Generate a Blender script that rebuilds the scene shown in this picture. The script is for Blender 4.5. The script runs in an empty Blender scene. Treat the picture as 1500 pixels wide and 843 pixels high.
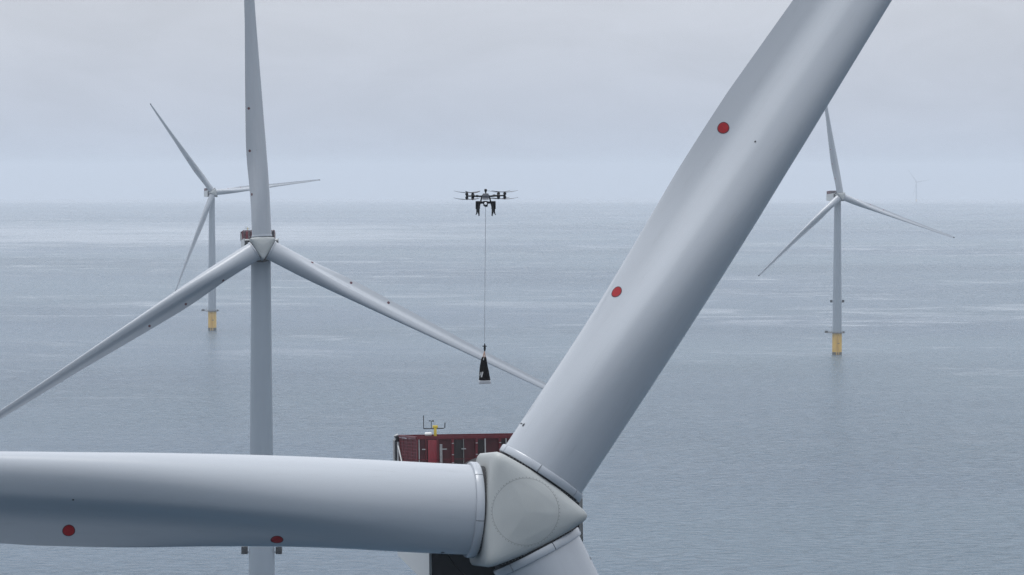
import bpy, bmesh, math, random
import numpy as np
from mathutils import Matrix, Vector
R = math.radians
PI = math.pi
random.seed(7)
sc = bpy.context.scene
COL = sc.collection

# ------------------------------------------------------------------ camera
cam_d = bpy.data.cameras.new("camera")
cam = bpy.data.objects.new("camera", cam_d)
COL.objects.link(cam)
sc.camera = cam
cam.location = (0, 0, 145)
cam.rotation_euler = (R(90 - 2.1227), 0, 0)
cam_d.sensor_width = 36
cam_d.lens = 4600 / 1500 * 36
cam_d.clip_start = 0.5
cam_d.clip_end = 120000
sc.render.resolution_x = 1024
sc.render.resolution_y = 575

# ------------------------------------------------------------------ sky and sun
SUN_EL, SUN_AZ = 76.0, -70.0            # azimuth clockwise from +Y: high up, to the left
world = bpy.data.worlds.new("World")
sc.world = world
world.use_nodes = True
wt = world.node_tree
wt.nodes.clear()
wo = wt.nodes.new("ShaderNodeOutputWorld")
mixs = wt.nodes.new("ShaderNodeMixShader")
bg1 = wt.nodes.new("ShaderNodeBackground")
bg2 = wt.nodes.new("ShaderNodeBackground")
sky = wt.nodes.new("ShaderNodeTexSky")
sky.sky_type = 'NISHITA'
sky.sun_disc = False
sky.sun_elevation = R(SUN_EL)
sky.sun_rotation = R(SUN_AZ)
sky.air_density = 1.0
sky.dust_density = 3.0
bg1.inputs[1].default_value = 0.10
wt.links.new(sky.outputs[0], bg1.inputs[0])
tc = wt.nodes.new("ShaderNodeTexCoord")
sep = wt.nodes.new("ShaderNodeSeparateXYZ")
wt.links.new(tc.outputs['Generated'], sep.inputs[0])
ramp = wt.nodes.new("ShaderNodeValToRGB")
wt.links.new(sep.outputs['Z'], ramp.inputs[0])
els = ramp.color_ramp.elements
els[0].position = 0.0
els[0].color = (0.385, 0.435, 0.530, 1)
els[1].position = 1.0
els[1].color = (1.55, 1.58, 1.65, 1)
for pos, c in ((0.02, (0.415, 0.455, 0.535, 1)), (0.06, (0.468, 0.492, 0.548, 1)), (0.13, (0.60, 0.635, 0.69, 1)), (0.30, (0.76, 0.79, 0.86, 1)), (0.6, (1.02, 1.05, 1.12, 1))):
    e = els.new(pos)
    e.color = c
# soft layered overcast
mp = wt.nodes.new("ShaderNodeMapping")
mp.inputs['Scale'].default_value = (14, 14, 44)
wt.links.new(tc.outputs['Generated'], mp.inputs[0])
cn = wt.nodes.new("ShaderNodeTexNoise")
cn.inputs['Scale'].default_value = 1.0
cn.inputs['Detail'].default_value = 5
cn.inputs['Roughness'].default_value = 0.58
cn.inputs['Distortion'].default_value = 0.6
wt.links.new(mp.outputs[0], cn.inputs[0])
mr = wt.nodes.new("ShaderNodeMapRange")
mr.inputs[1].default_value = 0.3
mr.inputs[2].default_value = 0.7
mr.inputs[3].default_value = 0.94
mr.inputs[4].default_value = 1.06
wt.links.new(cn.outputs[0], mr.inputs[0])
bg2m = wt.nodes.new("ShaderNodeMath")
bg2m.operation = 'MULTIPLY'
bg2m.inputs[1].default_value = 1.0
wt.links.new(mr.outputs[0], bg2m.inputs[0])
wt.links.new(ramp.outputs[0], bg2.inputs[0])
wt.links.new(bg2m.outputs[0], bg2.inputs[1])
mixs.inputs[0].default_value = 0.90
wt.links.new(bg1.outputs[0], mixs.inputs[1])
wt.links.new(bg2.outputs[0], mixs.inputs[2])
wt.links.new(mixs.outputs[0], wo.inputs[0])

sun_d = bpy.data.lights.new("sun", 'SUN')
sun = bpy.data.objects.new("sun", sun_d)
COL.objects.link(sun)
sun_d.energy = 1.25
sun_d.angle = R(30)
sun_d.color = (1.0, 0.98, 0.96)
sv = Vector((math.sin(R(SUN_AZ)) * math.cos(R(SUN_EL)), math.cos(R(SUN_AZ)) * math.cos(R(SUN_EL)), math.sin(R(SUN_EL))))
sun.rotation_euler = sv.to_track_quat('Z', 'Y').to_euler()

sc.view_settings.view_transform = 'Standard'
sc.view_settings.look = 'None'
sc.view_settings.exposure = 0.45
sc.view_settings.gamma = 1.0
sc.view_settings.use_curve_mapping = False
sc.cycles.use_denoising = True
sc.cycles.denoising_prefilter = 'NONE'
sc.cycles.max_bounces = 8
sc.cycles.volume_bounces = 1

# ------------------------------------------------------------------ materials
def new_mat(name):
    m = bpy.data.materials.new(name)
    m.use_nodes = True
    nt = m.node_tree
    return m, nt, nt.nodes['Principled BSDF']

def paint(name, col, rough=0.4, metal=0.0, var=0.06, scale=0.35, dirt=None, streak=(1, 1, 1), spec=0.5, bump=0.0, coat=0.0, wear=0.55):
    """painted surface: base colour with slow tone changes and, if asked, dirt streaks"""
    m, nt, b = new_mat(name)
    t = nt.nodes.new("ShaderNodeTexCoord")
    mpn = nt.nodes.new("ShaderNodeMapping")
    mpn.inputs['Scale'].default_value = streak
    nt.links.new(t.outputs['Object'], mpn.inputs[0])
    n = nt.nodes.new("ShaderNodeTexNoise")
    n.inputs['Scale'].default_value = scale
    n.inputs['Detail'].default_value = 6
    n.inputs['Roughness'].default_value = 0.6
    nt.links.new(mpn.outputs[0], n.inputs[0])
    cr = nt.nodes.new("ShaderNodeValToRGB")
    cr.color_ramp.elements[0].position = 0.3
    cr.color_ramp.elements[1].position = 0.7
    cr.color_ramp.elements[0].color = tuple(c * (1 - var) for c in col) + (1,)
    cr.color_ramp.elements[1].color = tuple(min(1, c * (1 + var)) for c in col) + (1,)
    nt.links.new(n.outputs[0], cr.inputs[0])
    out = cr.outputs[0]
    if dirt:
        n2 = nt.nodes.new("ShaderNodeTexNoise")
        n2.inputs['Scale'].default_value = scale * 6
        n2.inputs['Detail'].default_value = 8
        n2.inputs['Roughness'].default_value = 0.7
        nt.links.new(mpn.outputs[0], n2.inputs[0])
        r2 = nt.nodes.new("ShaderNodeMapRange")
        r2.inputs[1].default_value = wear
        r2.inputs[2].default_value = wear + 0.2
        r2.inputs[4].default_value = 0.55
        nt.links.new(n2.outputs[0], r2.inputs[0])
        mx = nt.nodes.new("ShaderNodeMix")
        mx.data_type = 'RGBA'
        nt.links.new(r2.outputs[0], mx.inputs[0])
        nt.links.new(out, mx.inputs[6])
        mx.inputs[7].default_value = tuple(dirt) + (1,)
        out = mx.outputs[2]
    nt.links.new(out, b.inputs['Base Color'])
    rr = nt.nodes.new("ShaderNodeMapRange")
    rr.inputs[3].default_value = max(0, rough - 0.05)
    rr.inputs[4].default_value = rough + 0.08
    nt.links.new(n.outputs[0], rr.inputs[0])
    nt.links.new(rr.outputs[0], b.inputs['Roughness'])
    b.inputs['Metallic'].default_value = metal
    b.inputs['Specular IOR Level'].default_value = spec
    b.inputs['Coat Weight'].default_value = coat
    b.inputs['Coat Roughness'].default_value = 0.25
    if bump:
        bp = nt.nodes.new("ShaderNodeBump")
        bp.inputs['Strength'].default_value = bump
        bp.inputs['Distance'].default_value = 0.02
        nt.links.new(n.outputs[0], bp.inputs['Height'])
        nt.links.new(bp.outputs[0], b.inputs['Normal'])
    return m

M_BLADE = paint('blade_gelcoat', (0.265, 0.292, 0.325), 0.21, var=0.04, scale=0.5, dirt=(0.225, 0.245, 0.265), streak=(1, 1, 0.10), spec=0.5, wear=0.57, coat=0.3)
M_TOWER = paint('tower_paint', (0.215, 0.255, 0.295), 0.42, var=0.03, scale=0.3, dirt=(0.22, 0.23, 0.25), streak=(1, 1, 0.1), wear=0.58)
M_SPIN = paint('spinner_fibreglass', (0.278, 0.298, 0.300), 0.45, var=0.035, scale=0.45, dirt=(0.235, 0.255, 0.25), wear=0.6)
M_NAC = paint('nacelle_fibreglass', (0.38, 0.40, 0.41), 0.45, var=0.03, scale=0.4, dirt=(0.29, 0.30, 0.28), streak=(1, 1, 0.3), wear=0.58)
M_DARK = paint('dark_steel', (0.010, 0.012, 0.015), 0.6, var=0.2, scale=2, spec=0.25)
M_SEAM = paint('seam_sealant', (0.13, 0.14, 0.14), 0.6, var=0.1, scale=3)
M_REDD = paint('marker_red', (0.21, 0.007, 0.011), 0.6, var=0.12, scale=4, spec=0.2)
M_REDK = paint('marker_edge', (0.06, 0.012, 0.02), 0.6, var=0.1, scale=4, spec=0.2)
M_FRED = paint('fence_red', (0.085, 0.004, 0.010), 0.5, var=0.18, scale=2, dirt=(0.10, 0.012, 0.015))
M_FRED2 = paint('gate_red', (0.135, 0.005, 0.013), 0.5, var=0.15, scale=2, dirt=(0.10, 0.010, 0.015))
M_PRED = paint('panel_dark_red', (0.040, 0.003, 0.007), 0.6, var=0.3, scale=2)
M_PBLK = paint('panel_black', (0.012, 0.010, 0.012), 0.6, var=0.3, scale=2)
M_GALV = paint('galvanised_steel', (0.32, 0.33, 0.34), 0.45, metal=0.3, var=0.12, scale=3)
M_WHITE = paint('white_plastic', (0.72, 0.74, 0.74), 0.4, var=0.05, scale=3)
M_YEL = paint('yellow_steel', (0.55, 0.42, 0.05), 0.45, var=0.08, scale=2)
M_TPY = paint('foundation_yellow', (0.58, 0.35, 0.03), 0.5, var=0.08, scale=0.4, dirt=(0.36, 0.20, 0.03), streak=(1, 1, 0.25), wear=0.5)
M_GROW = paint('marine_growth', (0.06, 0.055, 0.035), 0.8, var=0.3, scale=1.5, bump=0.5)
M_GRATE = paint('deck_grating', (0.06, 0.055, 0.05), 0.7, var=0.15, scale=1.5, dirt=(0.22, 0.12, 0.06))
M_CARB = paint('drone_carbon', (0.006, 0.007, 0.009), 0.5, var=0.3, scale=12, spec=0.2)
M_DBODY = paint('drone_grey_shell', (0.06, 0.068, 0.085), 0.4, var=0.1, scale=8)
M_DPLATE = paint('drone_alloy', (0.55, 0.54, 0.56), 0.35, metal=0.4, var=0.1, scale=8)
M_LENS = paint('lens_housing', (0.80, 0.82, 0.85), 0.2, var=0.05, scale=8)
M_PROP = paint('propeller_composite', (0.02, 0.02, 0.025), 0.5, var=0.1, scale=8)
M_BAG = paint('bag_canvas', (0.006, 0.006, 0.007), 0.9, var=0.4, scale=5, bump=0.8, spec=0.1)
M_BAGB = paint('bag_grey_base', (0.33, 0.35, 0.38), 0.7, var=0.1, scale=5)
M_TAN = paint('strap_webbing', (0.40, 0.26, 0.20), 0.8, var=0.1, scale=8)
M_ROPE = paint('rope_fibre', (0.16, 0.17, 0.19), 0.7, var=0.1, scale=8)

# ------------------------------------------------------------------ mesh helpers
class MB:
    def __init__(s):
        s.v = []; s.f = []; s.m = []
    def add(s, vs, fs, mi=0):
        o = len(s.v)
        s.v += [tuple(x) for x in vs]
        s.f += [tuple(i + o for i in f) for f in fs]
        s.m += [mi] * len(fs)
        return s
    def box(s, c, d, rot=None, mi=0):
        vs = []
        for z in (-.5, .5):
            for x, y in ((-.5, -.5), (.5, -.5), (.5, .5), (-.5, .5)):
                p = Vector((x * d[0], y * d[1], z * d[2]))
                if rot is not None:
                    p = rot @ p
                vs.append(p + Vector(c))
        return s.add(vs, [(3, 2, 1, 0), (4, 5, 6, 7), (0, 1, 5, 4), (1, 2, 6, 5), (2, 3, 7, 6), (3, 0, 4, 7)], mi)
    def tube(s, pts, r, n=8, mi=0, cap=True):
        """tapered tube through points; r one radius or a list"""
        pts = [Vector(p) for p in pts]
        rs = r if isinstance(r, (list, tuple)) else [r] * len(pts)
        vs = []; fs = []
        for i, p in enumerate(pts):
            a = pts[max(0, i - 1)]; b = pts[min(len(pts) - 1, i + 1)]
            d = (b - a).normalized()
            ref = Vector((0, 0, 1)) if abs(d.z) < 0.9 else Vector((1, 0, 0))
            u = d.cross(ref).normalized(); w = u.cross(d)
            for k in range(n):
                t = 2 * PI * k / n
                vs.append(p + (u * math.cos(t) + w * math.sin(t)) * rs[i])
        for i in range(len(pts) - 1):
            for k in range(n):
                k2 = (k + 1) % n
                fs.append((i * n + k, (i + 1) * n + k, (i + 1) * n + k2, i * n + k2))
        if cap:
            fs.append(tuple(range(n))); o = (len(pts) - 1) * n
            fs.append(tuple(o + k for k in reversed(range(n))))
        return s.add(vs, fs, mi)
    def lathe(s, prof, n=48, mi=0, mat=None, a0=0, a1=2 * PI):
        """prof: (radius, height) list turned about Z"""
        vs = []; fs = []
        full = abs(a1 - a0 - 2 * PI) < 1e-6
        m_ = n if full else n + 1
        for r, z in prof:
            for k in range(m_):
                t = a0 + (a1 - a0) * k / n
                p = Vector((r * math.cos(t), r * math.sin(t), z))
                vs.append(mat @ p if mat is not None else p)
        for i in range(len(prof) - 1):
            for k in range(n):
                k2 = (k + 1) % m_ if full else k + 1
                fs.append((i * m_ + k, i * m_ + k2, (i + 1) * m_ + k2, (i + 1) * m_ + k))
        return s.add(vs, fs, mi)
    def mesh(s, name, mats, smooth=35, bevel=0, seg=2):
        me = bpy.data.meshes.new(name)
        me.from_pydata(s.v, [], s.f)
        for m in (mats if isinstance(mats, (list, tuple)) else [mats]):
            me.materials.append(m)
        me.polygons.foreach_set('material_index', s.m)
        bm = bmesh.new(); bm.from_mesh(me)
        if bevel:
            bmesh.ops.bevel(bm, geom=[e for e in bm.edges if e.is_manifold and e.calc_face_angle(0) > 0.4], offset=bevel, segments=seg, profile=0.5, affect='EDGES', clamp_overlap=True)
        bmesh.ops.recalc_face_normals(bm, faces=bm.faces)
        bm.to_mesh(me); bm.free()
        me.polygons.foreach_set('use_smooth', [True] * len(me.polygons))
        if smooth < 180:
            me.set_sharp_from_angle(angle=R(smooth))
        me.update()
        return me

def link(name, me, parent=None, mat=None, **props):
    o = bpy.data.objects.new(name, me)
    COL.objects.link(o)
    if parent is not None:
        o.parent = parent
    if mat is not None:
        o.matrix_local = mat
    for k, v in props.items():
        o[k] = v
    return o

def empty(name, loc, rz, label, cat, group=None):
    o = bpy.data.objects.new(name, None)
    COL.objects.link(o)
    o.empty_display_size = 1
    o.location = loc
    o.rotation_euler = (0, 0, rz)
    o['label'] = label; o['category'] = cat
    if group:
        o['group'] = group
    return o

# ------------------------------------------------------------------ the sea: one sheet following the Earth's curve
RE = 3.8e6
def sea_mesh():
    rad = [0.0] + [60 * (1.14 ** i) for i in range(60)]
    rad = [r for r in rad if r < 39000] + [39500.0]
    n = 256
    vs = [(0, 0, 0)]; fs = []
    for r in rad[1:]:
        for k in range(n):
            t = 2 * PI * k / n
            vs.append((r * math.cos(t), r * math.sin(t), -r * r / (2 * RE)))
    for k in range(n):
        fs.append((0, 1 + k, 1 + (k + 1) % n))
    for i in range(len(rad) - 2):
        a = 1 + i * n; b = a + n
        for k in range(n):
            k2 = (k + 1) % n
            fs.append((a + k, b + k, b + k2, a + k2))
    me = bpy.data.meshes.new('sea')
    me.from_pydata(vs, [], fs)
    me.polygons.foreach_set('use_smooth', [True] * len(me.polygons))
    me.update()
    return me

def sea_mat():
    m, nt, b = new_mat('sea_water')
    N = nt.nodes; L = nt.links
    t = N.new("ShaderNodeTexCoord")
    def noise(scale, detail=4, rough=0.55, sx=1, sy=1, dist=0.0, off=0):
        mp_ = N.new("ShaderNodeMapping")
        mp_.inputs['Scale'].default_value = (sx, sy, 1)
        mp_.inputs['Location'].default_value = (off, off * 0.7, 0)
        mp_.inputs['Rotation'].default_value = (0, 0, R(8))
        L.new(t.outputs['Object'], mp_.inputs[0])
        n_ = N.new("ShaderNodeTexNoise")
        n_.inputs['Scale'].default_value = scale
        n_.inputs['Detail'].default_value = detail
        n_.inputs['Roughness'].default_value = rough
        n_.inputs['Distortion'].default_value = dist
        L.new(mp_.outputs[0], n_.inputs[0])
        return n_.outputs[0]
    def rng(src, a, b_, c, d):
        r_ = N.new("ShaderNodeMapRange")
        r_.interpolation_type = 'SMOOTHSTEP'
        for i, x in enumerate((a, b_, c, d)):
            r_.inputs[i + 1].default_value = x
        L.new(src, r_.inputs[0])
        return r_.outputs[0]
    def math_(op, a, b_):
        n_ = N.new("ShaderNodeMath"); n_.operation = op
        for i, x in enumerate((a, b_)):
            if isinstance(x, (int, float)):
                n_.inputs[i].default_value = x
            else:
                L.new(x, n_.inputs[i])
        return n_.outputs[0]
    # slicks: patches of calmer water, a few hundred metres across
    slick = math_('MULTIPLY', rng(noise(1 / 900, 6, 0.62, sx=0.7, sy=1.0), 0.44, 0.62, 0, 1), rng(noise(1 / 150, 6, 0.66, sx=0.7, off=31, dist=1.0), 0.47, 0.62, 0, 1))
    # long calm lanes lying across the view, their bright reflection partly painted in colour
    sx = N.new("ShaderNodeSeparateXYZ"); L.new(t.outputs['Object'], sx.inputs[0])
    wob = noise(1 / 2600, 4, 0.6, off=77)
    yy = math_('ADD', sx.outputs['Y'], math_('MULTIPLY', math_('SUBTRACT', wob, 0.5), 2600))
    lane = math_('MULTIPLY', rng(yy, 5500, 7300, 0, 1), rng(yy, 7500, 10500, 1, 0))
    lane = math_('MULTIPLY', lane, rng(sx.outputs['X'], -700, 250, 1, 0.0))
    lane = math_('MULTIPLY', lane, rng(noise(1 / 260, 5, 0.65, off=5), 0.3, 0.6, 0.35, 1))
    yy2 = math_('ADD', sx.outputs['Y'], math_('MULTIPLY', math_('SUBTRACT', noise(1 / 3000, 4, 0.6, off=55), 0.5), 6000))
    far_haze = rng(yy2, 16000, 24000, 0, 1)  # far water paled and smoothed to dissolve the horizon, a painted haze
    bands = math_('MAXIMUM', lane, far_haze)
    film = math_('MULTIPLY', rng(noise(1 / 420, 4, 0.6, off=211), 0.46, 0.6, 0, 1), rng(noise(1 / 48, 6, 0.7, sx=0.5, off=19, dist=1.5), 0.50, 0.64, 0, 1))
    calm = math_('MINIMUM', math_('ADD', math_('MULTIPLY', math_('ADD', math_('MULTIPLY', slick, 0.6), math_('MULTIPLY', film, 0.6)), rng(sx.outputs['Y'], 1400, 3400, 0.3, 1)), bands), 1.0)
    gust = rng(noise(1 / 1300, 4, 0.6, sx=0.6, off=301), 0.38, 0.62, 0.55, 1.0)
    # base colour of the water body
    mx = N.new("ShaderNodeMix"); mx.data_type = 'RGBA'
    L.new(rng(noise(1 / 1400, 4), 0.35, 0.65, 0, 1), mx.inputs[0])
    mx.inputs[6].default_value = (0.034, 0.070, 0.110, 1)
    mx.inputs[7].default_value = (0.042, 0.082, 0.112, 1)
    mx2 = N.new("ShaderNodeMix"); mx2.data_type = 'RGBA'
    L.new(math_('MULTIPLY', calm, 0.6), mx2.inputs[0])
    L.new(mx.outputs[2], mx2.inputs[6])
    mx2.inputs[7].default_value = (0.20, 0.225, 0.25, 1)  # film paleness, with bright sky reflection and far haze painted into the colour
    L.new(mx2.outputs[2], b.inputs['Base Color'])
    b.inputs['IOR'].default_value = 1.333
    b.inputs['Specular IOR Level'].default_value = 0.5
    L.new(rng(calm, 0, 1, 0.27, 0.12), b.inputs['Roughness'])
    # waves: wind chop over low swell
    chop = noise(1 / 5.0, 4, 0.62, sx=0.75, sy=1.0, dist=0.5)
    chop = math_('POWER', math_('MULTIPLY', chop, 1.6), 3.0)
    h = math_('ADD', math_('MULTIPLY', chop, 1.7),
              math_('MULTIPLY', noise(1 / 34.0, 3, 0.5, sx=0.6, sy=1.0, off=13), 2.6))
    bp = N.new("ShaderNodeBump")
    bp.inputs['Distance'].default_value = 1.5
    L.new(math_('MULTIPLY', rng(calm, 0, 1, 1.0, 0.15), gust), bp.inputs['Strength'])
    L.new(h, bp.inputs['Height'])
    L.new(bp.outputs[0], b.inputs['Normal'])
    return m
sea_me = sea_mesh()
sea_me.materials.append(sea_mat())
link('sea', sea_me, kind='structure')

# ------------------------------------------------------------------ blade
BR0, BRL = 2.50, 100.0
def smooth(a, b, x):
    t = np.clip((x - a) / (b - a), 0, 1)
    return t * t * (3 - 2 * t)
rk = np.array([2.5, 6, 10, 16, 22, 28, 35, 45, 60, 75, 88, 95, 98.5, 99.6, 100])
ck = np.array([5.30, 5.30, 5.45, 5.72, 5.84, 5.68, 5.15, 4.4, 3.2, 2.45, 1.85, 1.5, 1.1, .7, .2])
lk = np.array([2.65, 2.65, 2.65, 2.65, 2.58, 2.42, 2.18, 1.85, 1.32, .9, .6, .42, .27, .15, .04])
tk = np.array([1.0, 1.0, .88, .68, .55, .47, .40, .33, .25, .21, .18, .17, .17, .17, .17])
wk = np.array([22, 22, 21, 18.5, 16.5, 14, 11, 8, 4.5, 2, .8, .3, 0, 0, 0.])
def blade_point(r, phi, off=0.0):
    r = np.asarray(r, float); phi = np.asarray(phi, float)
    c = np.interp(r, rk, ck); le = np.interp(r, rk, lk); tc_ = np.interp(r, rk, tk); tw = np.radians(np.interp(r, rk, wk) + 11.0)
    b = smooth(3.0, 26.0, r)
    cx = np.cos(phi); sy = np.sin(phi)
    cu = 2.65 * cx; cv = 2.65 * sy
    x = (1 + cx) / 2
    yt = 5 * tc_ * c * (0.2969 * np.sqrt(x) - .126 * x - .3516 * x ** 2 + .2843 * x ** 3 - .1015 * x ** 4)
    te = 0.035 * c * np.clip(1 - r / 60, 0.1, 1) * x                      # blunt trailing edge inboard
    camb = 0.035 * c * 4 * x * (1 - x)
    vp = (yt * (1.02 - 0.84 * smooth(.34, .76, x)) + te) - camb           # pressure side, hollowed aft
    vs_ = -(yt * 1.08 + te * .4) - camb
    s = np.clip(sy * 6, -1, 1)
    av = np.where(sy >= 0, vp, vs_)
    av = np.where(np.abs(sy) < 1e-9, 0.5 * (vp + vs_), av)
    au = -le + x * c
    u = cu * (1 - b) + au * b
    v = cv * (1 - b) + av * b
    u2 = u * np.cos(tw) + v * np.sin(tw)
    v2 = -u * np.sin(tw) + v * np.cos(tw) + 5.0 * (r / 100.0) ** 2.2
    return np.stack([u2, v2, r + 0 * u2], -1)
def blade_surf(r, phi, off):
    e = 1e-3
    p = blade_point(r, phi)
    dr = blade_point(r + e, phi) - blade_point(r - e, phi)
    dp = blade_point(r, phi + e) - blade_point(r, phi - e)
    n = np.cross(dp, dr); n /= np.linalg.norm(n, axis=-1, keepdims=True)
    cen = blade_point(r, phi * 0 + PI / 2) * .5 + blade_point(r, phi * 0 - PI / 2) * .5
    sgn = np.sign(np.sum(n * (p - cen), -1, keepdims=True))
    return p + n * sgn * off
def blade_mesh():
    rs = np.concatenate([np.linspace(2.5, 45, 96), np.linspace(45, 95, 51)[1:], np.linspace(95, 100, 12)[1:]])
    NP = 96
    ph = 2 * PI * np.arange(NP) / NP
    mb = MB()
    G = blade_point(rs[:, None] + 0 * ph[None, :], ph[None, :] + 0 * rs[:, None])
    fs = []
    for i in range(len(rs) - 1):
        for k in range(NP):
            k2 = (k + 1) % NP
            fs.append((i * NP + k, i * NP + k2, (i + 1) * NP + k2, (i + 1) * NP + k))
    fs.append(tuple(reversed(range(NP))))
    fs.append(tuple((len(rs) - 1) * NP + k for k in range(NP)))
    mb.add([tuple(p) for p in G.reshape(-1, 3)], fs)
    return mb.mesh('blade', M_BLADE, smooth=50)
def patch_disc(r0, phi0, rad, off=0.012, rim=True):
    """a round sticker following the blade's skin"""
    mb = MB()
    e = 1e-3
    lp = float(np.linalg.norm(blade_point(r0, phi0 + e) - blade_point(r0, phi0 - e)) / (2 * e))
    n = 28
    rings = [0, .5 * rad, .86 * rad] + ([rad] if rim else [])
    vs = [tuple(blade_surf(np.array(r0), np.array(phi0), off))]
    for q in rings[1:]:
        for k in range(n):
            t = 2 * PI * k / n
            vs.append(tuple(blade_surf(np.array(r0 + q * math.cos(t)), np.array(phi0 + q * math.sin(t) / lp), off)))
    fs = [(0, 1 + k, 1 + (k + 1) % n) for k in range(n)]; ms = [0] * n
    for i in range(len(rings) - 2):
        for k in range(n):
            a = 1 + i * n + k; a2 = 1 + i * n + (k + 1) % n
            fs.append((a, a + n, a2 + n, a2)); ms.append(1 if i == len(rings) - 3 and rim else 0)
    mb.v = vs; mb.f = fs; mb.m = ms
    return mb.mesh('red_marker', [M_REDD, M_REDK], smooth=180)
BL_ME = blade_mesh()
DOTS = [patch_disc(14.1, R(50), .37), patch_disc(26.0, R(49), .37), patch_disc(37.5, R(52), .37)]
DOTS_DARK = []
for q in DOTS:
    q2 = q.copy(); q2.materials[0] = M_REDK; DOTS_DARK.append(q2)
RECEPT = patch_disc(26.0, R(103), .075, rim=False)
RECEPT.materials[0] = M_DARK
def ring_segment(a0, a1, prof, n=8):
    mb = MB()
    mb.lathe(prof, n=n, a0=a0, a1=a1)
    m_ = n + 1; c = len(prof)
    mb.f.append(tuple(i * m_ for i in range(c))); mb.m.append(0)
    mb.f.append(tuple(reversed([i * m_ + n for i in range(c)]))); mb.m.append(0)
    return mb.mesh('collar_segment', M_BLADE, smooth=40)
cprof = [(2.655, 2.46), (2.78, 2.46), (2.82, 2.52), (2.82, 2.86), (2.78, 2.92), (2.66, 2.95), (2.655, 2.46)]
COLLAR = ring_segment(R(0.5), R(59.5), cprof, 12)
def root_gap():
    mb = MB(); mb.lathe([(2.0, 2.1), (2.6, 2.1), (2.6, 2.49), (2.0, 2.49)], n=64)
    return mb.mesh('root_bearing', M_DARK)
GAP = root_gap()
def placard(which):
    mb = MB()
    if which == 0:
        for k, (dz, w, h) in enumerate(((0, .16, .07), (.02, .12, .07), (0, .10, .06))):
            r0 = 4.45; ph0 = R(36 + k * 3.4)
            vs = [tuple(blade_surf(np.array(r0 + dz + c * h / 2), np.array(ph0 + a * w / 2 / 2.65), .012)) for (a, c) in ((-1, -1), (1, -1), (1, 1), (-1, 1))]
            mb.add(vs, [(0, 1, 2, 3)])
    else:
        vs = [tuple(blade_surf(np.array(4.43 + .11 * math.sin(t * .628)), np.array(R(49) + .11 / 2.65 * math.cos(t * .628)), .012)) for t in range(10)]
        mb.add(vs, [tuple(range(10))])
    return mb.mesh('root_marking', M_DARK, smooth=180)
MARK = [placard(0), placard(1)]
def tip_cap():
    mb = MB(); n = 24
    st = np.linspace(98.6, 100.0, 6)
    for r in st:
        for k in range(n):
            p = blade_point(r, 2 * PI * k / n); c = blade_point(r, PI / 2) * .5 + blade_point(r, -PI / 2) * .5
            mb.v.append(tuple(c + (p - c) * 1.12))
    for i in range(5):
        for k in range(n):
            mb.f.append((i * n + k, i * n + (k + 1) % n, (i + 1) * n + (k + 1) % n, (i + 1) * n + k))
    mb.f.append(tuple(5 * n + k for k in range(n))); mb.m = [0] * len(mb.f)
    return mb.mesh('blade_tip', M_DARK)
TIP = tip_cap()

# ------------------------------------------------------------------ hub cover
def tri_r(th):
    """rounded triangle whose three flats face the blades at 90, 210, 330 degrees"""
    s = sum(max(0.0, math.cos(th - R(a))) ** 9 for a in (90, 210, 330))
    r = 2.32 / s ** (1 / 11)
    d = math.degrees(th) % 360
    cap = 3.98 if d < 90 or d > 330 else (4.60 if d < 210 else 4.62)
    return (r ** -30 + cap ** -30) ** (-1 / 30)
HP = [(0.0, 3.42), (.12, 3.41), (.25, 3.38), (.38, 3.34), (.5, 3.29), (.6, 3.25), (.7, 3.19), (.78, 3.13), (.85, 3.05), (.90, 2.97), (.94, 2.86), (.968, 2.72), (.988, 2.5), (1.0, 2.15), (1.0, 0.5), (1.0, -1.0), (1.0, -2.8), (.985, -3.2), (.94, -3.4), (.8, -3.45)]
def hub_z(s):
    return float(np.interp(s, [p[0] for p in HP[:14]], [p[1] for p in HP[:14]]))
def hub_point(s, z, th):
    # near the nose the outline relaxes towards a circle
    rt = tri_r(th)
    k = min(1, max(0, (s - .2) / .7))
    rr = (rt * (.35 + .65 * k) + 2.75 * (.65 - .65 * k)) * s
    w = min(1, max(0, (s - .5) / .35)); w = w * w * (3 - 2 * w)
    rr = rr * (1 - w) + (rt - (1 - s) * 2.5) * w
    return (rr * math.cos(th), rr * math.sin(th), z)
def hub_mesh():
    n = 144; mb = MB()
    # finer stations for a soft shoulder
    st = []
    for i in range(len(HP) - 1):
        for j in range(3):
            t = j / 3
            st.append((HP[i][0] * (1 - t) + HP[i + 1][0] * t, HP[i][1] * (1 - t) + HP[i + 1][1] * t))
    st.append(HP[-1])
    vs = [(0, 0, HP[0][1])]; fs = []
    for s, z in st[1:]:
        for k in range(n):
            vs.append(hub_point(s, z, 2 * PI * k / n))
    for k in range(n):
        fs.append((0, 1 + k, 1 + (k + 1) % n))
    for i in range(len(st) - 2):
        for k in range(n):
            a = 1 + i * n + k; a2 = 1 + i * n + (k + 1) % n
            fs.append((a, a + n, a2 + n, a2))
    a = 1 + (len(st) - 2) * n
    fs.append(tuple(a + k for k in range(n)))
    mb.add(vs, fs)
    return mb.mesh('spinner', M_SPIN, smooth=60)
def ring_z(rho, th):
    lo, hi = 0, 1.0
    for _ in range(30):
        m_ = (lo + hi) / 2
        x, y, z = hub_point(m_, 0, th)
        if math.hypot(x, y) < rho: lo = m_
        else: hi = m_
    return hub_z(lo)
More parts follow.
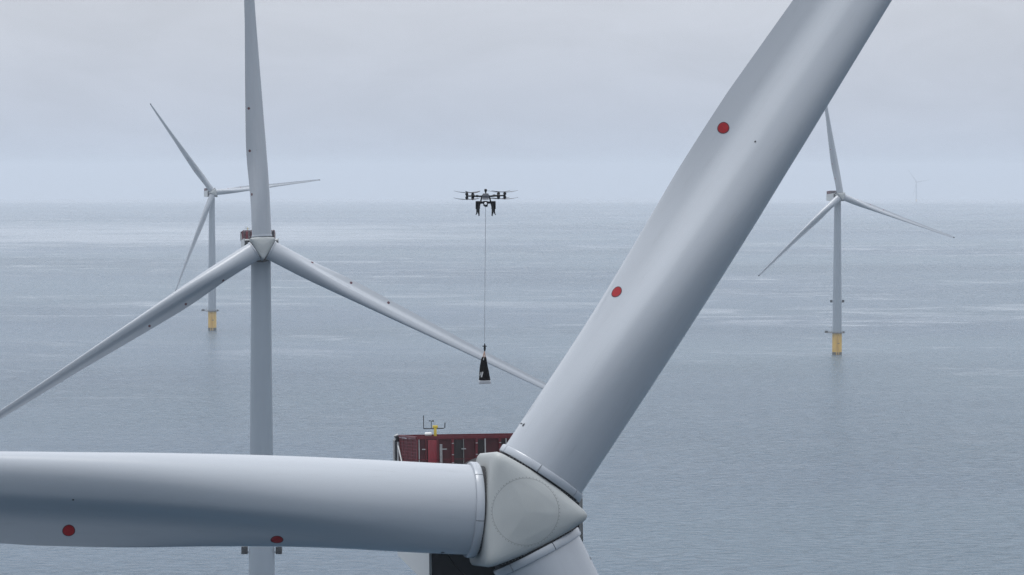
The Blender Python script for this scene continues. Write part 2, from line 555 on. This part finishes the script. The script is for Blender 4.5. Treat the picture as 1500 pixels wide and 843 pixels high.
def seam_mesh():
    mb = MB(); n = 120; rho = 1.93
    pts = []
    for k in range(n):
        th = 2 * PI * k / n
        z = ring_z(rho, th) + .004
        for dr in (-.008, .008):
            pts.append(((rho + dr) * math.cos(th), (rho + dr) * math.sin(th), z))
    mb.add(pts, [(2 * k, 2 * k + 1, (2 * k + 3) % (2 * n), (2 * k + 2) % (2 * n)) for k in range(n)])
    return mb.mesh('hatch_seam', M_SEAM, smooth=180)
def bolts_mesh():
    mb = MB()
    for k in range(60):
        th = 2 * PI * (k + .5) / 60
        z = ring_z(1.99, th)
        mb.lathe([(.024, -.02), (.024, .012), (.0, .014)], n=6, mat=Matrix.Translation((1.99 * math.cos(th), 1.99 * math.sin(th), z)))
    return mb.mesh('hatch_bolts', M_SEAM)
def edge_bolts():
    """bolt rows where the cover meets each blade opening"""
    mb = MB()
    for a in (90, 210, 330):
        rot = Matrix.Rotation(R(a - 90), 4, 'Z')
        for k in range(-13, 14):
            x = k * .18
            z = math.sqrt(max(0, 2.86 ** 2 - x * x))
            mb.lathe([(.022, -.03), (.022, .03), (0, .032)], n=6, mat=rot @ Matrix.Translation((x, 2.27, min(z, 2.5))) @ Matrix.Rotation(R(-90), 4, 'X'))
    return mb.mesh('cover_bolts', M_SEAM)
HUB_ME, SEAM_ME, BOLT_ME, EB_ME = hub_mesh(), seam_mesh(), bolts_mesh(), edge_bolts()

# ------------------------------------------------------------------ turbine
OH, HH = 6.0, 126.0
def tower_mesh():
    mb = MB()
    prof = []
    for z, r in ((17.6, 3.62), (36, 3.56), (60, 3.28), (85, 3.0), (108, 2.78), (HH - 3.6, 2.70)):
        prof.append((r, z))
    prof = [(prof[0][0], prof[0][1])] + prof[1:]
    pr = []
    for i in range(len(prof) - 1):
        for j in range(6):
            t = j / 6
            pr.append((prof[i][0] * (1 - t) + prof[i + 1][0] * t, prof[i][1] * (1 - t) + prof[i + 1][1] * t))
    pr.append(prof[-1]); pr.append((0, prof[-1][1]))
    mb.lathe(pr, n=72)
    return mb.mesh('tower', M_TOWER)
def flange_mesh(z, r):
    mb = MB(); mb.lathe([(r, z - .09), (r + .035, z - .09), (r + .035, z + .09), (r, z + .09)], n=72)
    return mb.mesh('tower_flange', M_TOWER)
def nacelle_body():
    pf = [(-2.35, 1.7), (-2.2, 2.1), (10.9, 2.1), (11.2, 1.8), (11.2, -2.3), (10.9, -2.7), (-1.8, -3.8), (-2.35, -3.4)]
    mb = MB(); n = len(pf)
    W = 4.68
    vs = [(-W, y, z) for y, z in pf] + [(W, y, z) for y, z in pf]
    fs = [tuple(range(n)), tuple(reversed(range(n, 2 * n)))]
    for i in range(n):
        j = (i + 1) % n
        fs.append((i, j, n + j, n + i))
    mb.add(vs, fs)
    return mb.mesh('nacelle', M_NAC, smooth=50, bevel=.28, seg=4)
def simple(name, mats, fn, bevel=0, smooth_=35, seg=2):
    mb = MB(); fn(mb)
    return mb.mesh(name, mats, smooth=smooth_, bevel=bevel, seg=seg)

ME = {}
ME['tower'] = tower_mesh()
ME['nacelle'] = nacelle_body()
ME['shade_plate'] = simple('front_shade_plate', M_DARK, lambda b: b.box((0, -2.38, -1.1), (9.0, .1, 5.5)), bevel=.04)  # dark plate added to stand for the shade on the nacelle front
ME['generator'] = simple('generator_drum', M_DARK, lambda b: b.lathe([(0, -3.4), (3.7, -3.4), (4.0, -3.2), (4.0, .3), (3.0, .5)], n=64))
ME['panel_line'] = [simple('panel_joint', M_SEAM, lambda b: b.box((s * 4.682, y, 0), (.012, .04, 3.0))) for s in (-1, 1) for y in (1.2, 4.6, 8.0)]
# foundation
ME['foundation'] = simple('foundation', M_TPY, lambda b: b.lathe([(3.75, 2.0), (3.80, 2.3), (3.80, 5.4), (3.92, 5.45), (3.92, 5.7), (3.80, 5.75), (3.80, 16.8), (3.9, 16.85), (3.9, 17.2)], n=64))
ME['splash'] = simple('splash_zone', M_GROW, lambda b: b.lathe([(3.82, -12), (3.84, 0.4), (3.83, 1.0), (3.80, 1.6), (3.74, 2.1)], n=64))
def deck(b):
    b.lathe([(3.6, 17.2), (6.0, 17.0), (6.0, 17.5), (3.6, 17.5)], n=40)
    b.box((-7.2, 0, 17.34), (5.2, 4.2, .28))
ME['deck'] = simple('work_platform', M_GRATE, deck)
def rails(b):
    for h in (18.05, 18.6):
        pts = [(6.0 * math.cos(R(a)), 6.0 * math.sin(R(a)), h) for a in range(-155, 156, 10)]
        b.tube(pts, .05, 6)
        b.tube([pts[-1], (-9.7, 2.1, h), (-9.7, -2.1, h), pts[0]], .07, 6)
    for a in range(-150, 151, 20):
        b.tube([(6.0 * math.cos(R(a)), 6.0 * math.sin(R(a)), 17.5), (6.0 * math.cos(R(a)), 6.0 * math.sin(R(a)), 18.6)], .05, 6)
    for x, y in ((-9.7, 2.1), (-9.7, -2.1), (-7.6, 2.1), (-7.6, -2.1)):
        b.tube([(x, y, 17.5), (x, y, 18.6)], .05, 6)
ME['rails'] = simple('deck_railing', M_SEAM, rails)
ME['cabinet'] = simple('deck_cabinet', M_DARK, lambda b: b.box((-8.4, .3, 18.2), (2.6, 1.7, 1.4)), bevel=.05)
ME['cabinet2'] = simple('deck_cabinet', M_DARK, lambda b: b.box((5.0, -1.2, 18.0), (1.3, 1.2, .95)), bevel=.05)
def davit(b):
    b.tube([(-4.6, -2.4, 17.5), (-4.6, -2.4, 21.2)], .16, 8)
    b.tube([(-4.6, -2.4, 21.2), (-6.4, -2.4, 22.2), (-8.4, -2.4, 22.0)], .12, 8)
ME['davit'] = simple('davit_crane', M_GALV, davit)
def landing(b):
    for x in (-1.0, 1.0):
        b.tube([(x, -4.9, -4), (x, -4.9, 13.5), (x, -3.8, 14.2)], .22, 8)
        for z in (1.5, 7.5, 12.5):
            b.tube([(x, -4.9, z), (x * .8, -3.7, z)], .12, 6)
    for i in range(40):
        b.tube([(-.3, -4.5, .2 + i * .42), (.3, -4.5, .2 + i * .42)], .025, 4)
    for x in (-.3, .3):
        b.tube([(x, -4.5, -2), (x, -4.5, 17.2)], .05, 6)
ME['landing'] = simple('boat_landing', M_TPY, landing)
ME['idpanel'] = simple('number_panel', M_DARK, lambda b: b.box((0.9, -3.96, 9.0), (1.5, .12, .9)))
def lbr(s):
    def f(b):
        b.box((s * 4.7, 0, 42.4), (1.7, 1.7, 2.0))
        b.box((s * 3.75, 0, 41.9), (.7, .5, .2))
    return f
ME['lbL'] = simple('light_bracket', M_DARK, lbr(-1), bevel=.08)
ME['lbR'] = simple('light_bracket', M_DARK, lbr(1), bevel=.08)
ME['lbS'] = simple('signal_lamp', M_GALV, lambda b: b.tube([(3.9, -1.2, 44.2), (3.9, -1.2, 45.6)], .16, 8))

# hoist platform on the nacelle roof (local to nacelle part: origin at hub height above tower axis)
FZ0, FZ1 = 2.14, 4.72
XL, XR = -4.5, 4.0
YF, YB = 3.2, 11.1
def floor_(b):
    b.box((0, (YF + YB) / 2, FZ0 + .08), (XR - XL, YB - YF, .12))
ME['hfloor'] = simple('hoist_floor', M_PRED, floor_)
def beam(name, a, b_, w, h, m):
    a = Vector(a); b_ = Vector(b_)
    d = b_ - a
    mid = (a + b_) / 2
    rot = d.to_track_quat('X', 'Z').to_matrix()
    return simple(name, m, lambda k: k.box(mid, (d.length, w, h), rot))
HOIST = []   # (name, mesh)
HOIST.append(('top_rail', beam('top_rail', (XL, YF, FZ1), (XR, YF, FZ1), .16, .17, M_FRED)))
HOIST.append(('top_rail', beam('top_rail', (XL, YB, FZ1 + .005), (XR, YB, FZ1 + .005), .18, .15, M_FRED)))
HOIST.append(('top_rail', beam('top_rail', (XL, YF + .09, FZ1 - .002), (XL, YB - .1, FZ1 - .002), .16, .14, M_FRED)))
HOIST.append(('top_rail', beam('top_rail', (XR, YF + .09, FZ1 - .002), (XR, YB - .1, FZ1 - .002), .16, .14, M_FRED)))
# front face: dark infill panels between posts; (x, width, kind)
POSTS = [(-4.5, .10, 'r'), (-4.38, .05, 'w'), (-3.95, .06, 'r'), (-3.22, .10, 'r'), (-2.29, .15, 'r'), (-1.61, .04, 'g'), (-.80, .15, 'r'), (-.26, .07, 'w'), (.67, .15, 'r'), (1.05, .06, 'w'), (1.85, .15, 'r'), (2.45, .05, 'g'), (3.15, .15, 'r'), (4.0, .12, 'r')]
ZM = (FZ0 + FZ1) / 2
def hb(name, m, c, d, bevel=0):
    HOIST.append((name, simple(name, m, lambda k: k.box(c, d), bevel=bevel)))
for i in range(len(POSTS) - 1):
    x0, x1 = POSTS[i][0], POSTS[i + 1][0]
    hb('panel', M_PBLK if i in (2, 4, 6, 8, 10, 12) else M_PRED, ((x0 + x1) / 2, YF + .06, ZM - .03), (x1 - x0 - .03, .03, FZ1 - FZ0 - .28))
    hb('panel', M_PRED, ((x0 + x1) / 2, YB - .02, ZM - .03), (x1 - x0 - .03, .03, FZ1 - FZ0 - .28))
for x, w, kd in POSTS:
    hb('post', {'r': M_FRED, 'w': M_GALV, 'g': M_SEAM}[kd], (x, YF - .02, ZM - .05), (w, .10, FZ1 - FZ0 - .12))
    if kd == 'r' and w > .12:
        for z in (2.75, 3.15, 3.65, 4.35):
            hb('post_clamp', M_GALV, (x, YF - .10, z), (.12, .06, .05))
    if kd == 'g':
        for z in (2.95, 4.0):
            hb('cross_clip', M_GALV, (x, YF - .09, z), (.28, .04, .06))
    hb('post', M_FRED, (x, YB + .06, ZM - .05), (.12, .10, FZ1 - FZ0 - .12))
for x in (-4.05, -2.8):
    for z in (2.95, 4.0):
        hb('cross_clip', M_GALV, (x, YF - .01, z), (.28, .05, .06))
HOIST.append(('mid_rail', beam('mid_rail', (XL, YF - .115, 3.38), (XR, YF - .115, 3.38), .03, .035, M_FRED)))
hb('gate_panel', M_FRED2, (-3.57, YF - .10, ZM - .05), (.56, .06, FZ1 - FZ0 - .2), bevel=.015)
HOIST.append(('louvre', simple('louvre', M_GALV, lambda k: [k.box((-3.03, YF - .12, 2.55 + j * .075), (.15, .07, .05)) for j in range(24)])))
# side faces: red mesh in a frame
def mesh_panel(x, y0, y1):
    def f(k):
        k.box((x, (y0 + y1) / 2, ZM), (.02, y1 - y0 - .06, FZ1 - FZ0 - .25))
    def g(k):
        s = -1 if x < 0 else 1
        for j in range(12):
            z = FZ0 + .25 + j * .2
            k.box((x + s * .025, (y0 + y1) / 2, z), (.03, y1 - y0 - .08, .035))
        n = max(2, int((y1 - y0) / .3))
        for j in range(1, n):
            k.box((x + s * .045, y0 + (y1 - y0) * j / n, ZM), (.02, .03, FZ1 - FZ0 - .3))
    return simple('mesh_backing', M_PRED, f), simple('mesh_panel', M_FRED2, g)
for x in (XL, XR):
    for j in range(4):
        st = (YB - YF - .1) / 4
        y0 = YF + .05 + j * st
        a, b_ = mesh_panel(x, y0, y0 + st)
        HOIST.append(('mesh_backing', a)); HOIST.append(('mesh_panel', b_))
        if j:
            hb('post', M_FRED, (x, y0, ZM - .05), (.10, .08, FZ1 - FZ0 - .12))
# rear corner posts, white bumpers and raking braces
for s_ in (-1, 1):
    hb('corner_post', M_DARK, (s_ * 4.37 - .25, YB + .02, 3.35), (.22, .22, 2.75), bevel=.03)
    HOIST.append(('corner_cap', simple('corner_cap', M_GALV, lambda k: k.tube([(s_ * 4.82, YB + .1, 2.3), (s_ * 4.82, YB + .1, 4.45), (s_ * 4.76, YB + .1, 4.72), (s_ * 4.55, YB + .1, 4.8)], .09, 10))))
    HOIST.append(('brace', simple('brace', M_GALV, lambda k: [k.tube([(s_ * 4.62, YB - .4, 2.2), (s_ * 4.62, YB - .4, 4.35)], .085, 8), k.tube([(s_ * 4.64, YB - .5, 4.1), (s_ * 4.64, YB - 3.6, 2.2)], .05, 8)])))

# wind mast
def mast_parts():
    Y = YF + .6; X = -3.27
    L = []
    L.append(('mast_post', simple('mast_post', M_YEL, lambda k: [k.box((X, Y, 5.07), (.16, .16, .72)), k.box((X, Y, 5.38), (.30, .2, .16))], bevel=.015)))
    L.append(('sensor_arm', simple('sensor_arm', M_DARK, lambda k: [
        k.tube([(X - .74, Y, 5.27), (X + .52, Y, 5.27), (X + .60, Y, 5.32), (X + .62, Y, 5.62)], .032, 6),
        k.tube([(X - .22, Y, 5.27), (X - .24, Y, 5.32), (X - .24, Y, 5.72)], .022, 6),
        k.tube([(X - .72, Y, 5.25), (X - .72, Y, 6.08)], .026, 6)])))
    L.append(('wind_sensor', simple('wind_sensor', M_DARK, lambda k: [k.box((X - .24, Y, 5.73), (.20, .05, .03)), k.lathe([(0, 5.68), (.06, 5.70), (.065, 5.75), (0, 5.80)], n=8, mat=Matrix.Translation((X - .13, Y, 0))), k.lathe([(0, 5.70), (.055, 5.72), (.055, 5.75), (0, 5.78)], n=8, mat=Matrix.Translation((X - .34, Y, 0)))])))
    return L
MAST = mast_parts()
ME['dome'] = simple('antenna_dome', M_WHITE, lambda k: k.box((-3.62, YF + 1.2, 4.92), (.42, .4, .20)), bevel=.07, seg=3)

TILT = R(6)
NTILT = R(4)
def rotor_mat(az):
    """matrix (turbine space) putting +Z along the blade, +X to its trailing edge, +Y upwind"""
    n = Vector((0, -math.cos(TILT), math.sin(TILT)))
    er = Vector((1, 0, 0))
    eu = Vector((0, math.sin(TILT), math.cos(TILT)))
    a = R(az)
    d = er * math.cos(a) + eu * math.sin(a)
    te = -(er * math.sin(a) - eu * math.cos(a))
    k = R(2.5)
    d2 = d * math.cos(k) + n * math.sin(k)
    n2 = n * math.cos(k) - d * math.sin(k)
    m = Matrix((te, n2, d2)).transposed().to_4x4()
    m.translation = Vector((0, -OH, HH))
    return m
def hub_mat(az):
    n = Vector((0, -math.cos(TILT), math.sin(TILT)))
    a = R(az - 90)
    er = Vector((1, 0, 0)); eu = Vector((0, math.sin(TILT), math.cos(TILT)))
    # local Y looks along a blade, local Z along the nose
    y = er * -math.sin(a) + eu * math.cos(a)
    x = y.cross(n)
    m = Matrix((x, y, n)).transposed().to_4x4()
    m.translation = Vector((0, -OH, HH))
    return m

def build_turbine(loc, psi, az, label, detail=2, drop=0.0, dots=DOTS, sag=(0, 0, 0)):
    t = empty('wind_turbine', loc, R(psi), label, 'wind turbine', 'wind turbines of the offshore wind farm')
    tw = link('tower', ME['tower'], t)
    for z, r in ((50, 3.405), (85, 3.0)):
        link('tower_flange', flange_mesh(z, r), tw)
    if detail:
        link('light_bracket', ME['lbL'], tw, Matrix.Rotation(R(-psi), 4, 'Z')); link('light_bracket', ME['lbR'], tw, Matrix.Rotation(R(-psi), 4, 'Z')); link('signal_lamp', ME['lbS'], tw, Matrix.Rotation(R(-psi), 4, 'Z'))
    fd = link('foundation', ME['foundation'], t, Matrix.Rotation(R(-psi), 4, 'Z'), label='yellow foundation standing in the sea')
    link('splash_zone', ME['splash'], fd)
    if detail:
        link('work_platform', ME['deck'], fd); link('deck_railing', ME['rails'], fd); link('deck_cabinet', ME['cabinet'], fd); link('deck_cabinet', ME['cabinet2'], fd)
        link('davit_crane', ME['davit'], fd); link('boat_landing', ME['landing'], fd); link('number_panel', ME['idpanel'], fd)
    nm = Matrix.Translation((0, 0, HH - drop)) @ Matrix.Translation((0, -OH, 0)) @ Matrix.Rotation(-NTILT, 4, 'X') @ Matrix.Translation((0, OH, 0))
    nc = link('nacelle', ME['nacelle'], t, nm)
    if detail:
        [link('panel_joint', q, nc) for q in ME['panel_line']]
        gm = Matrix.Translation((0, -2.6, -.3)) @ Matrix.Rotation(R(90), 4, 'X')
        link('front_shade_plate', ME['shade_plate'], nc)
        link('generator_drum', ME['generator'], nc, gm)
    hf = link('hoist_platform', ME['hfloor'], t, nm, label='red fenced hoist platform on the nacelle roof')
    for name, me in HOIST:
        if detail == 2 or name in ('panel', 'mesh_backing', 'top_rail', 'mesh_panel'):
            link(name, me, hf)
    if detail == 2:
        ma = link('wind_mast', MAST[0][1], t, nm, label='yellow wind sensor mast on the hoist platform')
        for name, me in MAST[1:]:
            link(name, me, ma)
    if detail:
        link('antenna_dome', ME['dome'], hf)
    hb = link('spinner', HUB_ME, t, hub_mat(az - 1.5))
    if detail == 2:
        link('hatch_seam', SEAM_ME, hb)
        link('hatch_bolts', BOLT_ME, hb, kind='stuff')
        link('cover_bolts', EB_ME, hb, kind='stuff')
    for k in range(3):
        b = link('blade', BL_ME, t, rotor_mat(az + 120 * k + sag[k]))
        if detail:
            for d in dots:
                link('red_marker', d, b)
            link('root_bearing', GAP, b)
            link('blade_tip', TIP, b)
        if detail == 2:
            link('lightning_receptor', RECEPT, b)
            for q in MARK:
                link('root_marking', q, b)
            for j in range(6):
                link('collar_segment', COLLAR, b, Matrix.Rotation(R(60 * j + 17), 4, 'Z'))
    return t

def place(hubx, huby, psi, z0, *a, **k):
    """put the turbine so that its hub centre stands over (hubx, huby)"""
    p = R(psi)
    return build_turbine((hubx - math.sin(p) * OH, huby + math.cos(p) * OH, z0), psi, *a, **k)
place(0.24, 184, 10, -1.0, 56.3, 'nearest wind turbine, its huge hub, three blades and red fenced platform filling the foreground', drop=0.45, sag=(-0.55, 0.45, 0))   # the idle blades hang a little out of line
place(-67.75, 852, 8.5, -1.3, 92.5, 'second nearest wind turbine, grey tower with full rotor in front of the far left one', dots=DOTS_DARK)
place(260.1, 2486, 18, -0.6, 99.5, 'distant wind turbine on a yellow base, right of the huge slanting blade', detail=1)
place(-273.3, 2875, 19, -0.6, 126, 'distant wind turbine on a yellow base, partly hidden behind the left rotor', detail=1)
place(2576.8, 20000, 20, -50.5, 128, 'tiny wind turbine fading into haze on the horizon at right', detail=0)

# ------------------------------------------------------------------ drone
DX, DY, DZ = -1.61, 192.0, 143.46
dr = empty('cargo_drone', (DX, DY, DZ), 0, 'black cargo drone with four twin rotor arms hovering above the red platform', 'drone')
link('body_shell', simple('body_shell', M_DBODY, lambda k: [k.box((0, 0, .02), (.46, .85, .17)), k.box((0, .05, .13), (.36, .55, .10)), k.box((0, -.2, -.09), (.5, .5, .07))], bevel=.045, seg=3), dr)
link('antenna_mast', simple('antenna_mast', M_DARK, lambda k: [k.tube([(0, 0, .17), (0, 0, .30)], .045, 10), k.lathe([(.06, .28), (.085, .32), (.085, .42), (.05, .45), (0, .455)], n=12)]), dr)
link('alloy_plate', simple('alloy_plate', M_DPLATE, lambda k: [k.box((0, -.25, -.17), (.38, .3, .10)), k.box((-.06, -.27, -.30), (.26, .1, .04))], bevel=.012), dr)
def gimb(k):
    k.box((0, -.35, -.43), (.28, .22, .30)); k.box((0, -.2, -.36), (.62, .08, .10)); k.box((.02, -.33, -.60), (.2, .18, .08))
gb = link('winch_camera', simple('winch_camera', M_CARB, gimb, bevel=.03), dr)
link('lens', simple('lens', M_LENS, lambda k: k.lathe([(.085, 0), (.085, .05), (.06, .065), (0, .07)], n=16, mat=Matrix.Translation((.0, -.46, -.44)) @ Matrix.Rotation(R(90), 4, 'X'))), gb)
def frame(k):
    for s in (-1, 1):
        k.tube([(s * .24, -.3, -.05), (s * .33, -.34, -.45)], .045, 8)
        k.tube([(s * .24, .3, -.05), (s * .33, .34, -.45)], .045, 8)
    k.tube([(-.33, -.34, -.42), (.33, -.34, -.42)], .03, 8)
    k.tube([(-.33, .34, -.42), (.33, .34, -.42)], .03, 8)
link('undercarriage', simple('undercarriage', M_CARB, frame), dr)
for s in (-1, 1):
    g = link('landing_leg', simple('landing_leg', M_CARB, lambda k: [
        k.tube([(s * .36, -.30, -.40), (s * .44, -.42, -.78), (s * .40, -.46, -1.12), (s * .40, -.55, -1.17)], [.07, .06, .045, .04], 8),
        k.tube([(s * .40, .30, -.40), (s * .50, .42, -.80), (s * .56, .46, -1.06), (s * .60, .52, -1.13)], [.06, .05, .035, .03], 8),
        k.tube([(s * .40, -.46, -1.04), (s * .54, .46, -1.0)], .022, 6)]), dr)
    link('battery_pack', simple('battery_pack', M_CARB, lambda k: [k.box((s * .48, 0, -.54), (.27, .5, .50)), k.box((s * .47, -.02, -.86), (.21, .4, .22))], bevel=.04, seg=3), g)
def prop_mesh(seed):
    """two blades, tapering and flexing upwards to the tip"""
    mb = MB()
    for s in (0, PI):
        n = 12; vs = []
        for i in range(n + 1):
            t = i / n
            r = .04 + .78 * t
            w = .045 + .055 * math.sin(min(1, t * 1.6) * PI * .62) - .055 * t ** 3
            z = .10 * t * t
            pit = R(24 - 16 * t)
            for q, e in ((-1, 0), (-.3, .5), (1, 0), (-.3, -.5)):
                y = q * w; zz = z + q * w * math.tan(pit) * .6 + e * .034 * (1 - .5 * t)
                vs.append((r * math.cos(s) - y * math.sin(s), r * math.sin(s) + y * math.cos(s), zz))
        fs = [(0, 1, 2, 3), tuple(n * 4 + j for j in (3, 2, 1, 0))]
        for i in range(n):
            for j in range(4):
                a = i * 4 + j; b = i * 4 + (j + 1) % 4
                fs.append((a, b, b + 4, a + 4))
        mb.add(vs, fs)
    mb.lathe([(0, -.03), (.05, -.03), (.05, .03), (0, .04)], n=10)
    return mb.mesh('propeller', M_PROP)
PROP = prop_mesh(0)
arms = [(-1.14, -.86, 0.03, 168, 8), (1.17, -.80, .06, 10, 172), (-.80, .95, .0, 58, 118), (.78, .98, .05, 150, 35)]
for ax, ay, az_, p1, p2 in arms:
    a = link('rotor_arm', simple('rotor_arm', M_CARB, lambda k: [
        k.tube([(math.copysign(.15, ax), math.copysign(.2, ay), .0), (ax, ay, az_)], [.055, .04], 8),
        k.tube([(ax * .60, ay * .60, az_ * .5 + .01), (ax * .72, ay * .72, az_ * .6 + .01)], .075, 8)]), dr)
    link('motor', simple('motor', M_CARB, lambda k: [
        k.lathe([(0, -.18), (.07, -.18), (.095, -.15), (.095, -.06), (.06, -.04), (.06, .04), (.095, .06), (.095, .15), (.07, .18), (0, .18)], n=14, mat=Matrix.Translation((ax, ay, az_)))]), a)
    link('propeller', PROP, a, Matrix.Translation((ax, ay, az_ + .21)) @ Matrix.Rotation(R(p1), 4, 'Z'))
    link('propeller', PROP, a, Matrix.Translation((ax, ay, az_ - .21)) @ Matrix.Rotation(R(p2), 4, 'Z'))

# ------------------------------------------------------------------ line, hook and bag under the drone
BZ = 131.99
rope = simple('winch_line', M_ROPE, lambda k: k.tube([(DX - .0, DY - .33, 142.82), (DX - .04, DY - .2, 138.6), (DX - .07, DY - .05, 134.55)], .014, 6))
link('winch_line', rope, label='thin grey winch line hanging straight down from the drone', category='rope')
bg = empty('cargo_bag', (DX - .08, DY, BZ), 0, 'tall black lifting bag with grey base hanging from the drone line', 'bag')
def ring_sec(z, a, b, fx=0, n=20, wob=0):
    out = []
    for k in range(n):
        t = 2 * PI * k / n
        c, s = math.cos(t), math.sin(t)
        q = 1 + wob * math.sin(3 * t + z * 4) + wob * .6 * math.sin(7 * t - z * 3)
        x = math.copysign(abs(c) ** .6, c) * a * q + fx; y = math.copysign(abs(s) ** .6, s) * b * q
        out.append((x, y, z))
    return out
def bag_body(k):
    secs = [(.20, .365, .30, .02, .0), (.22, .355, .29, .015, .02), (.45, .325, .26, .0, .04), (.75, .285, .22, -.02, .06), (1.05, .24, .17, -.03, .07), (1.30, .20, .13, -.03, .07), (1.50, .165, .09, -.03, .05), (1.62, .13, .05, -.02, .03), (1.66, .06, .03, -.02, 0)]
    n = 20; vs = []; fs = []
    for z, a, b, fx, w in secs:
        vs += ring_sec(z, a, b, fx, n, w)
    for i in range(len(secs) - 1):
        for j in range(n):
            j2 = (j + 1) % n
            fs.append((i * n + j, i * n + j2, (i + 1) * n + j2, (i + 1) * n + j))
    fs.append(tuple(reversed(range(n)))); fs.append(tuple((len(secs) - 1) * n + j for j in range(n)))
    k.add(vs, fs)
link('bag_body', simple('bag_body', M_BAG, bag_body, smooth_=60), bg)
def bag_base(k):
    n = 20; vs = []
    for z, a, b in ((0, .36, .29), (.03, .375, .31), (.2, .375, .31), (.215, .36, .29)):
        vs += ring_sec(z, a, b, .02, n)
    fs = [(i * n + j, i * n + (j + 1) % n, (i + 1) * n + (j + 1) % n, (i + 1) * n + j) for i in range(3) for j in range(n)]
    fs += [tuple(reversed(range(n))), tuple(3 * n + j for j in range(n))]
    k.add(vs, fs)
link('bag_base', simple('bag_base', M_BAGB, bag_base, smooth_=50), bg)
link('lifting_strap', simple('lifting_strap', M_TAN, lambda k: [
    k.tube([(-.10, 0, 1.60), (0.0, 0, 1.98)], .028, 6), k.tube([(.08, 0, 1.60), (0.0, 0, 1.98)], .028, 6), k.tube([(-.02, -.05, 1.55), (0, 0, 1.98)], .022, 6)]), bg)
PR = Matrix.Rotation(R(14), 3, 'Y') @ Matrix.Rotation(R(-8), 3, 'X')
for c, d in (((-.145, -.285, .58), (.09, .02, .34)), ((-.235, -.255, .62), (.04, .02, .22)), ((-.05, -.10, 1.52), (.04, .02, .16))):
    link('printed_mark', simple('printed_mark', M_GALV, lambda k: k.box(c, d, PR)), bg)
link('hook', simple('hook', M_CARB, lambda k: [
    k.tube([(0.02, 0, 1.96), (0.02, 0, 2.12), (.02, 0, 2.30), (.02, 0, 2.48)], [.02, .07, .06, .02], 8), k.tube([(-.12, 0, 2.30), (.15, 0, 2.30)], .03, 6)]), bg)

# ------------------------------------------------------------------ sea haze
def haze():
    mb = MB()
    x0, x1, y0, y1, z0, z1 = -41000, 41000, -41000, 41000, -197, 232
    mb.box(((x0 + x1) / 2, (y0 + y1) / 2, (z0 + z1) / 2), (x1 - x0, y1 - y0, z1 - z0))
    m = bpy.data.materials.new('haze_air')
    m.use_nodes = True
    nt = m.node_tree; nt.nodes.clear()
    o = nt.nodes.new("ShaderNodeOutputMaterial")
    v = nt.nodes.new("ShaderNodeVolumePrincipled")
    v.inputs['Color'].default_value = (0.69, 0.745, 0.815, 1)
    v.inputs['Density'].default_value = 0.000075
    v.inputs['Anisotropy'].default_value = 0.2
    nt.links.new(v.outputs[0], o.inputs['Volume'])
    me = mb.mesh('haze', m, smooth=180)
    link('haze', me, kind='stuff')
haze()
